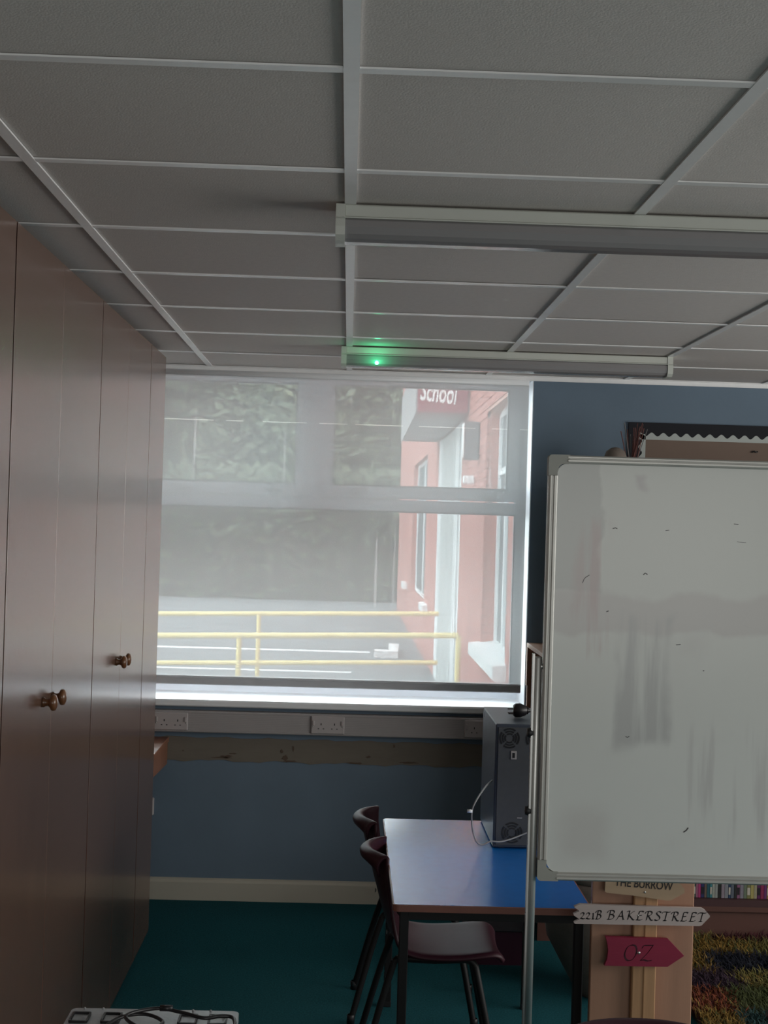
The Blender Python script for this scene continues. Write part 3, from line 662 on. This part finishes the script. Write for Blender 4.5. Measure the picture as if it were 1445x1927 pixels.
# upper sign: natural wood arrow, tapering, slightly drooping to the right
s1 = thing('arrow_sign', (0, SY, 0), 'natural wood arrow sign with plain black capitals, just below the whiteboard', 'sign')
MB().prism([(.700, .790), (.697, .722), (.702, .718), (.775, .712), (.862, .701), (.871, .702), (.906, .722), (.906, .732), (.892, .748), (.870, .775), (.80, .785)], -.012, .0, 'y').build('sign_board', M_natw, s1)
font_text('THE BURROW', .0295, .722, .7375, -.0126, M_ink, s1, rot=-.060, sx=.80, off=.0002)
MB().lathe([(0, -.0135), (.003, -.013), (.003, -.012)], (.802, 0, .722), 8, 'y').build('nail', M_alu, s1)
s2 = thing('arrow_sign', (0, SY, 0), 'grey-washed wood arrow sign with slanted black capitals and a forked left end', 'sign')
MB().prism([(.633, .6865), (.953, .6835), (.962, .678), (.974, .665), (.974, .661), (.953, .6385), (.947, .637), (.622, .6355), (.618, .639), (.633, .6475), (.630, .6495), (.618, .657), (.617, .661), (.632, .6685), (.630, .671), (.619, .678), (.619, .6805)], -.012, 0, 'y').build('sign_board', M_greyw, s2)
letter('221B', .6335, .6920, .6490, .6720, -.0123, .0042, M_ink, s2, tilt=-.002)
letter('BAKERSTREET', .7030, .9640, .6490, .6730, -.0123, .0042, M_ink, s2, tilt=-.002)
MB().lathe([(0, -.0135), (.0025, -.013), (.0025, -.012)], (.786, 0, .661), 8, 'y').build('nail', M_alu, s2)
s3 = thing('arrow_sign', (0, SY, 0), 'crimson painted arrow sign with two large faded letters', 'sign')
MB().prism([(.702, .604), (.866, .6015), (.909, .5590), (.866, .5295), (.701, .5290), (.708, .547), (.710, .568), (.707, .588)], -.014, 0, 'y').build('sign_board', M_pink, s3)
M_ink2 = mat('faded_dark_ink', (.055, .006, .018), .6)
letter('OZ', .7490, .8300, .5430, .5860, -.0143, .0050, M_ink2, s3)
MB().lathe([(0, -.0165), (.003, -.016), (.004, -.014)], (.7905, 0, .5645), 10, 'y').build('nail', M_alu, s3)

# ================================================================== BOX, TUB STOOL behind the table
bx = thing('storage_box', (.50, 5.42, 0), 'plum plastic box with a grey lid on the carpet behind the table', 'box')
MB().prism([(.006, 0), (.209, 0), (.215, .125), (0, .125)], 0, .26, 'y').build('box_body', M_boxp, bx)
MB().box(-.004, .219, -.004, .264, .125, .172, .006).build('box_lid', M_boxl, bx)
st = thing('tub_stool', (.985, 5.14, 0), 'cream fabric tub stool tapering to the floor, behind the blue table', 'stool')
MB().lathe([(0, 0), (.115, 0), (.125, .02), (.17, .10), (.225, .20), (.240, .28), (.242, .40), (.236, .425), (0, .425)], (0, 0, 0), 36).build('tub_body', M_cream, st)
MB().lathe([(0, .420), (.225, .420), (.238, .432), (.238, .455), (.22, .470), (0, .478)], (0, 0, 0), 36).build('seat_pad', M_cream, st)

# ================================================================== WALL UNITS
un = thing('open_shelf_unit', (.800, 5.75, 0), 'pale wood open shelf unit right of the window behind the tower', 'shelf')
UD = .505; UW = .25
MB().box(0, UW, 0, UD, 1.142, 1.160, .001).build('top_board', M_pale, un)
MB().box(.004, UW, UD - .022, UD - .002, .0, 1.142).build('end_panel', M_pale, un)
MB().box(0, .006, UD - .024, UD - .0, .975, 1.142).build('end_edging', M_pale, un)
MB().box(.012, UW, .002, .020, 0, 1.142).build('end_panel', M_bkw, un)
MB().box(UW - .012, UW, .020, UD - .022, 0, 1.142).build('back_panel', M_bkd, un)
for z in (.06, .42, .78): MB().box(.015, UW - .012, .020, UD - .022, z, z + .018).build('shelf_board', M_bkw, un)
bc = thing('bookcase', (1.06, 5.83, 0), 'dark reddish bookcase against the window wall holding a row of books', 'bookcase')
BW = 1.60; BD = .412
MB().box(0, BW, .012, .024, 0, .112).build('plinth', M_bkw, bc)
MB().box(.018, BW - .018, .0, BD, .112, .134, .001).build('shelf_board', M_bkw, bc)
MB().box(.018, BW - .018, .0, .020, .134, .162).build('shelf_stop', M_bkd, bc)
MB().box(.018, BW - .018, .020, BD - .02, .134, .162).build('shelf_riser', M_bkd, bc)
for x in (0, BW - .018): MB().box(x, x + .018, 0, BD, 0, 1.86).build('side_panel', M_bkw, bc)
for z in (.47, .82, 1.17, 1.52, 1.84): MB().box(.018, BW - .018, .006, BD - .012, z, z + .020).build('shelf_board', M_bkw, bc)
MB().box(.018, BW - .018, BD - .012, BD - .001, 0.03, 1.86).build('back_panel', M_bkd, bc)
BK = [('black-and-grey', (.10, .09, .10)), ('dark green', (.05, .10, .08)), ('pale pink', (.42, .16, .26)), ('hot pink', (.55, .06, .22)), ('navy', (.03, .04, .16)), ('brown', (.20, .14, .11)), ('dark teal', (.03, .14, .18)), ('turquoise', (.06, .28, .32)),
      ('white', (.46, .50, .44)), ('pale grey', (.38, .42, .40)), ('black', (.02, .025, .02)), ('lilac', (.36, .30, .36)), ('grey', (.30, .32, .36)), ('dark blue', (.03, .07, .16)), ('slate', (.14, .17, .22)), ('black', (.025, .03, .03)),
      ('mauve', (.34, .14, .26)), ('silver', (.32, .30, .36)), ('sage', (.20, .26, .18)), ('olive', (.26, .26, .10)), ('yellow', (.52, .46, .16)), ('cream', (.46, .42, .28)), ('plum', (.14, .02, .12)), ('crimson', (.34, .03, .12)),
      ('purple', (.18, .04, .20)), ('mustard', (.44, .26, .10)), ('pink', (.44, .10, .20)), ('blue', (.05, .12, .32))]
ordn = ['first', 'second', 'third', 'fourth', 'fifth', 'sixth', 'seventh', 'eighth', 'ninth', 'tenth', 'eleventh', 'twelfth', 'thirteenth', 'fourteenth', 'fifteenth', 'sixteenth', 'seventeenth', 'eighteenth', 'nineteenth', 'twentieth', 'twenty-first', 'twenty-second', 'twenty-third', 'twenty-fourth', 'twenty-fifth', 'twenty-sixth', 'twenty-seventh', 'twenty-eighth']
x = 1.452; rb = random.Random(3); M_page = mat('book_pages', (.45, .42, .36), .9)
for i, (nm, col) in enumerate(BK):
    wk = rb.uniform(.0095, .0155); h = rb.uniform(.19, .235); dp = rb.uniform(.13, .15)
    bo = thing('book', (x, 5.855, .1625), '%s book, %s from the left on the bottom shelf' % (nm, ordn[i]), 'book', 'books on the bottom shelf')
    mm = mat('book_cover_' + nm.replace(' ', '_').replace('-', '_'), tuple(q * .7 for q in col), .45, var=.15, scale=60)
    cv = MB().box(.0003, wk - .0003, 0, .003, 0, h, .001).box(.0003, .0018, .003, dp, 0, h).box(wk - .0018, wk - .0003, .003, dp, 0, h)
    cv.build('cover', mm, bo)
    MB().box(.0018, wk - .0018, .003, dp - .004, .003, h - .004).build('pages', M_page, bo)
    if i % 3 == 1:
        MB().box(.0015, wk - .0015, -.0003, .0006, .015, .045).build('spine_label', M_page if i % 2 else M_black, bo)
    x += wk
# reeds in a pot, cream ball on the bookcase top
rd = thing('stick_bundle', (1.19, 6.02, 1.86), 'bundle of thin dark red sticks standing above the whiteboard edge', 'sticks')
MB().lathe([(0, 0), (.030, 0), (.034, .03), (.030, .08), (.026, .10), (.022, .10), (.024, .08), (0, .02)], (0, 0, 0), 20).build('pot', M_bkd, rd)
rr_ = random.Random(5)
for i in range(17):
    if i < 4: tx, ty, L_ = -.052 + i * .016 + .004, .01 * i - .01, (.225, .262, .235, .215)[i]
    else: tx, ty, L_ = .008 + (i - 4) * .0036, rr_.uniform(-.02, .02), rr_.uniform(.235, .262)
    if i == 16: tx, L_ = .070, .238
    b0 = (rr_.uniform(-.008, .008) + tx * .05, rr_.uniform(-.008, .008), .03)
    MB().tube([b0, (tx, ty, L_)], rr_.uniform(.0013, .0021), 6).build('stick', M_reed2 if i in (1, 3, 16) else M_reed, rd)
bb = thing('cream_ball', (1.118, 5.99, 1.86), 'cream rounded ornament peeping over the whiteboard beside the sticks', 'ornament')
MB().lathe([(.0, 0), (.03, .0), (.045, .02), (.052, .06), (.049, .11), (.038, .138), (.018, .152), (0, .155)], (0, 0, 0), 28).build('ball_body', M_cream, bb)
MB().lathe([(.030, .0), (.036, .0), (.036, .006), (.030, .006)], (0, 0, -.0), 20).build('base_ring', M_pale, bb)
# noticeboard
nb = thing('noticeboard', (1.222, YW - .001, 0), 'noticeboard with a black border and white scalloped trim on the blue wall', 'noticeboard')
NW, NT, NB = 1.25, 2.143, 1.20
MB().box(0, NW, -.012, 0, NB, NT).build('black_border', M_nbb, nb)
bx0, bz1 = .040 + .012, NT - .068
def scallop():
    pts = []; per = .0515
    x = bx0 - .010
    top = []
    n = int((NW - 2 * .04) / per)
    for i in range(n * 8 + 1):
        xx = .045 + i * per / 8; top.append((xx, NT - .052 - .0085 * math.cos(2 * PI * (i / 8) + 2.6)))
    inner_t = NT - .075
    m = MB()
    for a, b in zip(top[:-1], top[1:]): m.prism([(a[0], inner_t), (b[0], inner_t), b, a], -.0145, -.0122, 'y')
    lf = []
    k = int((NT - .06 - NB - .05) / per)
    for i in range(k * 8 + 1):
        zz = NT - .052 - i * per / 8; lf.append((.052 + .0085 * math.cos(2 * PI * (i / 8) + 2.6), zz))
    for a, b in zip(lf[:-1], lf[1:]): m.prism([a, (.075, a[1]), (.075, b[1]), b], -.0145, -.0122, 'y')
    return m
scallop().build('scalloped_trim', M_nbw, nb)
MB().box(.068, NW - .05, -.0138, -.0121, NB + .05, NT - .069).build('backing_paper', M_nbp, nb)
MB().tube(bez([(.545, -.018, NT - .118), (.555, -.022, NT - .112), (.565, -.020, NT - .117), (.572, -.016, NT - .113)], 3), .003, 6).build('pinned_motif', M_black, nb)

# ================================================================== SHAG RUG
rg = thing('shag_rug', (1.235, 4.55, 0), 'shaggy patchwork rug in yellow, green, red and navy on the carpet', 'rug')
RW, RD = 1.30, 1.235
MB().box(0, RW, 0, RD, 0, .012).build('rug_backing', M_bkd, rg)
cols = {'y': (.46, .27, .05), 'g': (.11, .135, .035), 'l': (.30, .25, .06), 'm': (.10, .006, .018), 'n': (.008, .012, .035), 'p': (.055, .022, .050), 'o': (.40, .095, .035), 't': (.03, .10, .10)}
# rows from near to far (local y), each a list of (x limit, colour) in local x
rows = [(.30, [(.135, 'y'), (.235, 't'), (9, 'm')]), (.545, [(.155, 'o'), (9, 'g')]), (.745, [(.245, 'p'), (9, 'l')]), (.97, [(.185, 'y'), (.455, 'n'), (9, 'm')]), (1.155, [(.375, 'y'), (9, 'l')]), (9, [(.295, 'l'), (9, 'm')])]
r_ = random.Random(11); gv = []; gf = []; gc = []
NB_ = 26000
for i in range(NB_):
    px, py = r_.uniform(.0, RW), r_.uniform(.0, RD)
    jx, jy = px + r_.gauss(0, .012), py + r_.gauss(0, .012)
    for yl, cs in rows:
        if jy < yl: break
    for xl, cc in cs:
        if jx < xl: break
    col = cols[cc]
    if cc in 'yl' and r_.random() < .3: col = cols['g' if r_.random() < .6 else 'y']
    if cc == 'o' and r_.random() < .35: col = cols['y' if r_.random() < .5 else 'm']
    k = r_.uniform(.55, 1.35); a = r_.uniform(0, 2 * PI); ln = r_.uniform(.028, .048); lean = r_.uniform(.012, .030); wd = r_.uniform(.0014, .0024)
    ca, sa = math.cos(a), math.sin(a); n0 = len(gv)
    gv += [(px - sa * wd, py + ca * wd, .010), (px + sa * wd, py - ca * wd, .010), (px + ca * lean * .5 + sa * wd, py + sa * lean * .5 - ca * wd, .010 + ln * .7), (px + ca * lean * .5 - sa * wd, py + sa * lean * .5 + ca * wd, .010 + ln * .7), (px + ca * lean * 1.5, py + sa * lean * 1.5, .010 + ln * .95)]
    gf += [(n0, n0 + 1, n0 + 2, n0 + 3), (n0 + 3, n0 + 2, n0 + 4)]
    gc += [(col[0] * k, col[1] * k, col[2] * k, 1)] * 5
me = bpy.data.meshes.new('pile'); me.from_pydata(gv, [], gf)
ca_ = me.color_attributes.new('yarn', 'FLOAT_COLOR', 'POINT'); ca_.data.foreach_set('color', [q for c_ in gc for q in (c_[0] * .55, c_[1] * .55, c_[2] * .55, 1)])
M_yarn = bpy.data.materials.new('dyed_yarn'); M_yarn.use_nodes = True; t_ = M_yarn.node_tree
at = t_.nodes.new('ShaderNodeAttribute'); at.attribute_name = 'yarn'; t_.links.new(at.outputs['Color'], t_.nodes['Principled BSDF'].inputs['Base Color']); t_.nodes['Principled BSDF'].inputs['Roughness'].default_value = .8
me.materials.append(M_yarn); po = bpy.data.objects.new('pile', me); C.objects.link(po); po.parent = rg; po['kind'] = 'stuff'

# ================================================================== GREY CASE AT LOWER LEFT, ON A SMALL TABLE
stt = thing('side_table', (-.52, 2.48, 0), 'small low table below the grey case, just out of view', 'table')
MB().box(.0, .345, 0, .335, .565, .585, .003).build('tabletop', M_pale, stt)
for x in (.01, .305):
    for y in (.01, .295): MB().box(x, x + .03, y, y + .03, 0, .565).build('leg', M_legs, stt)
cs = thing('grey_case', (-.505, 2.50, .5855), 'grey hard plastic case with recessed cells and black cable at lower left', 'case')
CW, CD, CH = .318, .30, .115
MB().prism(rrect(0, CW, 0, CD, .012), 0, CH - .016, 'z').build('case_body', M_case, cs)
lid = MB().prism(rrect(-.003, CW + .003, -.003, CD + .003, .014), CH - .016, CH, 'z').build('case_lid', M_case, cs)
for i, x in enumerate((.022, .058, .232, .266)):
    MB().lathe([(0, 0), (.0022, 0), (.0022, .005), (.0016, .007), (0, .007)], (x, CD - .004, CH - .003), 10).build('nub', M_case, cs)
for x in (.000, .060, .205, .262):
    a0, a1 = x + .004, x + .040; m = MB()
    oo = rrect(a0, a1, CD - .082, CD - .030, .005); ii = rrect(a0 + .0035, a1 - .0035, CD - .0785, CD - .0335, .003); q = len(oo)
    m.add([(p[0], p[1], CH) for p in oo] + [(p[0], p[1], CH + .005) for p in oo] + [(p[0], p[1], CH + .005) for p in ii] + [(p[0], p[1], CH) for p in ii],
          [(k * q + i, (k + 1) * q + i, (k + 1) * q + (i + 1) % q, k * q + (i + 1) % q) for k in range(3) for i in range(q)])
    m.build('cell_frame', M_black, cs)
    MB().box(a0 + .004, a1 - .004, CD - .072, CD - .036, CH - .001, CH + .0012, .0005).build('cell_cover', M_case, cs)
cl = tag(MB().tube(bez([(-.47, 2.56, .712), (-.43, 2.66, .711), (-.40, 2.722, .713), (-.355, 2.735, .714), (-.32, 2.70, .712), (-.345, 2.66, .711), (-.39, 2.70, .722), (-.34, 2.752, .720), (-.29, 2.742, .717), (-.245, 2.722, .714), (-.215, 2.735, .714), (-.19, 2.73, .712), (-.185, 2.66, .712), (-.20, 2.58, .711)], 8), .0036, 8).build('black_cable', M_blackg), 'black cable looped on top of the grey case at lower left', 'cable')
MB().lathe([(0, -.012), (.0058, -.012), (.0058, .012), (0, .012)], (-.32, 2.749, .722), 10, 'x').build('cable_clip', M_blackg, cl)

# ================================================================== OUTDOORS
GZ = -.32
struct('ground', MB().box(-60, 60, 6.66, 120, GZ - .3, GZ), M_tarm)
for (x0, x1, y0, y1, nm) in ((-4.5, .40, 21.9, 22.15, 'long white painted line on the tarmac, farther from the window'), (-4.2, .1, 18.9, 19.05, 'white painted line on the tarmac, nearer to the window')):
    o = MB().box(x0, x1, y0, y1, GZ, GZ + .006).build('road_line', M_line); tag(o, nm, 'road marking')
k1 = tag(MB().prism([(.45, 21.2), (.80, 21.2), (.86, 22.6), (.70, 22.6), (.66, 21.5), (.45, 21.5)], GZ, GZ + .10, 'z').build('kerb_block', M_line), 'small white kerb corner beyond the yellow rails by the brick wall', 'kerb')
# yellow rails
def rail(name, Y, za, zb, xa, xb, zs, posts, r, label, endpost=None):
    t = thing(name, (0, Y, 0), label, 'handrail')
    def zz(x, z0): return z0 + (x - xa) * (zb - za) / (xb - xa)
    for z0 in zs: MB().tube([(xa - 2, 0, zz(xa - 2, z0)), (xb, 0, zz(xb, z0))], r, 12).build('rail', M_yel, t)
    for x in posts: MB().tube([(x, 0, GZ), (x, 0, zz(x, za))], r * .95, 12).build('post', M_yel, t)
    return t
rail('handrail', 14.3, .703, .781, -1.854, .935, (.703, .213), (-.864, -3.4), .024, 'farther yellow tubular handrail with two bars outside the window')
rail('handrail', 11.8, .691, .760, -1.525, .940, (.691,), (-.870, -3.2, .940), .024, 'nearer yellow tubular handrail with a single bar outside the window')
# brick wing
WX = 1.18
bd = thing('school_wing', (WX, 10, GZ), 'red brick wing of the building projecting beyond the window', 'building')
def B(m, name, mt, **k):
    o = m.build(name, mt, bd); o.matrix_parent_inverse = Matrix.Translation(-Vector((WX, 10, GZ))); return o
wn = MB()
top = 5.2
wn.box(WX, 5, 6.66, 10.42, GZ, top).box(WX, 5, 10.42, 12.30, GZ, .60).box(WX, 5, 10.42, 12.30, 2.66, top).box(WX, 5, 12.30, 14.95, GZ, top).box(WX + .05, 5, 14.95, 18.9, GZ, top).box(WX + .30, 5, 10.42, 12.3, .5, 2.7)
B(wn, 'wall', M_mort)
wn2 = MB().box(WX, 5, 18.9, 21.6, GZ, top).box(WX, 5, 21.6, 26.2, GZ, .45).box(WX, 5, 21.6, 26.2, 2.75, top).box(WX, 5, 26.2, 33.0, GZ, top).box(WX + .25, 5, 21.6, 26.2, .4, 2.8)
B(wn2, 'wall', M_brickw)
bkm = MB(); rbk = random.Random(2)
row = 0; z = GZ + .01
while z < 3.3:
    y = 8.9 - (.1125 if row % 2 else 0)
    while y < 14.95:
        y1 = min(y + .215, 14.93)
        segs = [(y, y1)]
        if .60 - .05 < z < 2.62:
            if y1 > 10.42 and y < 12.30:
                segs = ([(y, 10.42)] if y < 10.42 else []) + ([(12.30, y1)] if y1 > 12.30 else [])
        for a, b in segs:
            if b - a > .02: bkm.box(WX - .006 - rbk.uniform(0, .003), WX + .02, a, b, z, z + .065)
        y += .225
    z += .075; row += 1
o = B(bkm, 'brickwork', M_brick); o['kind'] = 'stuff'
# brick jamb facing us at the far side of the near window
jb = MB(); z = .60; k = 0
while z < 2.6:
    jb.box(WX, WX + .10, 12.292, 12.31, z, z + .065); z += .075
o = B(jb, 'jamb_bricks', M_brick); o['kind'] = 'stuff'
def owin(y0, y1, z0, z1, x, nmull):
    f = MB().box(x, x + .06, y0, y0 + .06, z0, z1).box(x, x + .06, y1 - .06, y1, z0, z1).box(x, x + .06, y0 + .06, y1 - .06, z0, z0 + .06).box(x, x + .06, y0 + .06, y1 - .06, z1 - .06, z1)
    for q in range(1, nmull + 1):
        yy = y0 + (y1 - y0) * q / (nmull + 1); f.box(x, x + .06, yy - .035, yy + .035, z0 + .06, z1 - .06)
    f.box(x + .003, x + .057, y0 + .06, y1 - .06, z1 - .55, z1 - .49)
    fo = B(f, 'window', M_pvc)
    g = MB().box(x + .025, x + .030, y0 + .05, y1 - .05, z0 + .05, z1 - .05).build('pane', M_win, fo); g.matrix_parent_inverse = Matrix.Identity(4)
    return fo
owin(10.42, 12.29, .62, 2.66, WX + .10, 2)
owin(21.6, 26.2, .47, 2.75, WX + .08, 1)
B(MB().prism([(WX - .105, .655), (WX - .105, .560), (WX - .085, .545), (WX + .02, .545), (WX + .18, .60), (WX + .18, .70)], 10.3, 12.40, 'y'), 'window_sill', M_pvc)
B(MB().prism([(WX - .08, .50), (WX - .08, .40), (WX + .1, .40), (WX + .1, .53)], 20.6, 21.6, 'y').box(WX - .08, WX + .1, 27.6, 28.8, .42, .53), 'window_sill', M_pvc)
# door surround under the canopy
B(MB().box(WX, WX + .06, 14.95, 15.22, GZ, 2.78).box(WX, WX + .06, 18.3, 18.9, GZ, 2.78).box(WX, WX + .06, 15.42, 15.95, GZ, 2.78), 'door_surround', M_pvc)
B(MB().box(WX + .03, WX + .05, 15.22, 15.42, GZ, 2.78), 'door_seal', M_lamp)
for y0, y1 in ((15.95, 17.1), (17.14, 18.3)):
    B(MB().box(WX + .012, WX + .05, y0, y1, GZ, 2.78, .004), 'entrance_door', M_edoor)
can = MB().prism([(.655, 14.2), (WX, 14.2), (WX, 19.4), (.70, 19.4)], 2.80, 3.35, 'z')
B(can, 'canopy', M_soff)
B(MB().prism([(.640, 14.19), (.655, 14.19), (.70, 19.41), (.685, 19.41)], 2.78, 3.38, 'z'), 'side_fascia', M_soff)
sg = B(MB().box(.655, WX - .02, 14.165, 14.195, 2.79, 3.40, .004), 'name_board', M_signm)
tx = font_text('School', .27, .672, 2.915, 14.162, M_pvc, sg, rot=-.10, sx=.50, off=.006)
tx.matrix_parent_inverse = Matrix.Identity(4)
B(MB().box(1.03, WX - .012, 12.92, 13.0, 2.27, 2.62, .01), 'wall_lamp', M_lamp)
B(MB().box(1.015, 1.032, 12.91, 13.0, 2.29, 2.60, .004), 'lamp_lens', M_pvc)
B(MB().box(1.06, WX - .01, 13.3, 13.36, 2.06, 2.14, .01), 'camera_bracket', M_pvc)
# trees and hedge
def crown(cx, cy, cz, rx, ry, rz, n, size, rnd):
    v = []; f = []
    lumps = [(cx + rnd.uniform(-.6, .6) * rx, cy + rnd.uniform(-.6, .6) * ry, cz + rnd.uniform(-.6, .6) * rz, rnd.uniform(.35, .6)) for _ in range(24)]
    for i in range(n):
        L = lumps[rnd.randrange(24)]
        d = Vector((rnd.gauss(0, 1), rnd.gauss(0, 1), rnd.gauss(0, 1))).normalized() * (rnd.random() ** .4)
        p = Vector((L[0] + d.x * rx * L[3], L[1] + d.y * ry * L[3], L[2] + d.z * rz * L[3]))
        a = Vector((rnd.gauss(0, 1), rnd.gauss(0, 1), rnd.gauss(0, 1))).normalized(); b = a.orthogonal().normalized(); s = size * rnd.uniform(.6, 1.4)
        k = len(v); v += [p - a * s, p + b * s * .6, p + a * s, p - b * s * .6]; f.append((k, k + 1, k + 2, k + 3))
    return v, f
rt = random.Random(21)
TL = [(-9.0, 41, 7.3, 0, 'dark leafy tree far left behind the cupboard edge, outside'), (-6.1, 46, 7.9, 1, 'mid green tree outside, beyond the upper left pane'), (-3.6, 41, 7.1, 0, 'darker tree outside, left of the window mullion'), (-1.0, 46, 7.9, 2, 'pale green tree outside, behind the window mullion'), (1.5, 41, 7.2, 1, 'mid green tree outside, just left of the brick wing'), (4.2, 46, 7.8, 0, 'dark tree outside, standing behind the brick wing'), (-7.6, 52, 9.4, 1, 'tall green tree at the very back, left, outside'), (-2.4, 52, 9.6, 0, 'tall dark tree at the very back, outside the window')]
for (x, y, h, k, lb) in TL:
    t = thing('leafy_tree', (x, y, GZ), lb, 'tree', 'trees beyond the car park')
    v, f = crown(0, 0, h * .55, 2.1, 1.5, h * .50, 10000, .17, rt)
    me = bpy.data.meshes.new('foliage'); me.from_pydata(v, [], f); me.materials.append(M_leaf[k]); fo = bpy.data.objects.new('foliage', me); C.objects.link(fo); fo.parent = t
    MB().tube([(0, 0, 0), (.1, 0, h * .3), (.0, .1, h * .75)], [.22, .16, .06], 8).build('trunk', M_bark, t)
hd = thing('hedge', (-2.5, 37.0, GZ), 'dense clipped hedge along the far side of the car park', 'hedge')
v = []; f = []
for i in range(16000):
    p = Vector((rt.uniform(-8, 8), rt.uniform(-.9, .9), rt.uniform(0, 3.3) + .15 * math.sin(i)))
    a = Vector((rt.gauss(0, 1), rt.gauss(0, 1), rt.gauss(0, 1))).normalized(); b = a.orthogonal().normalized(); s = .13 * rt.uniform(.6, 1.4)
    k = len(v); v += [p - a * s, p + b * s * .6, p + a * s, p - b * s * .6]; f.append((k, k + 1, k + 2, k + 3))
me = bpy.data.meshes.new('foliage'); me.from_pydata(v, [], f); me.materials.append(M_leaf[0]); fo = bpy.data.objects.new('foliage', me); C.objects.link(fo); fo.parent = hd
MB().box(-7.8, 7.8, -.45, .45, 0, 2.6).build('woody_core', M_bark, hd)
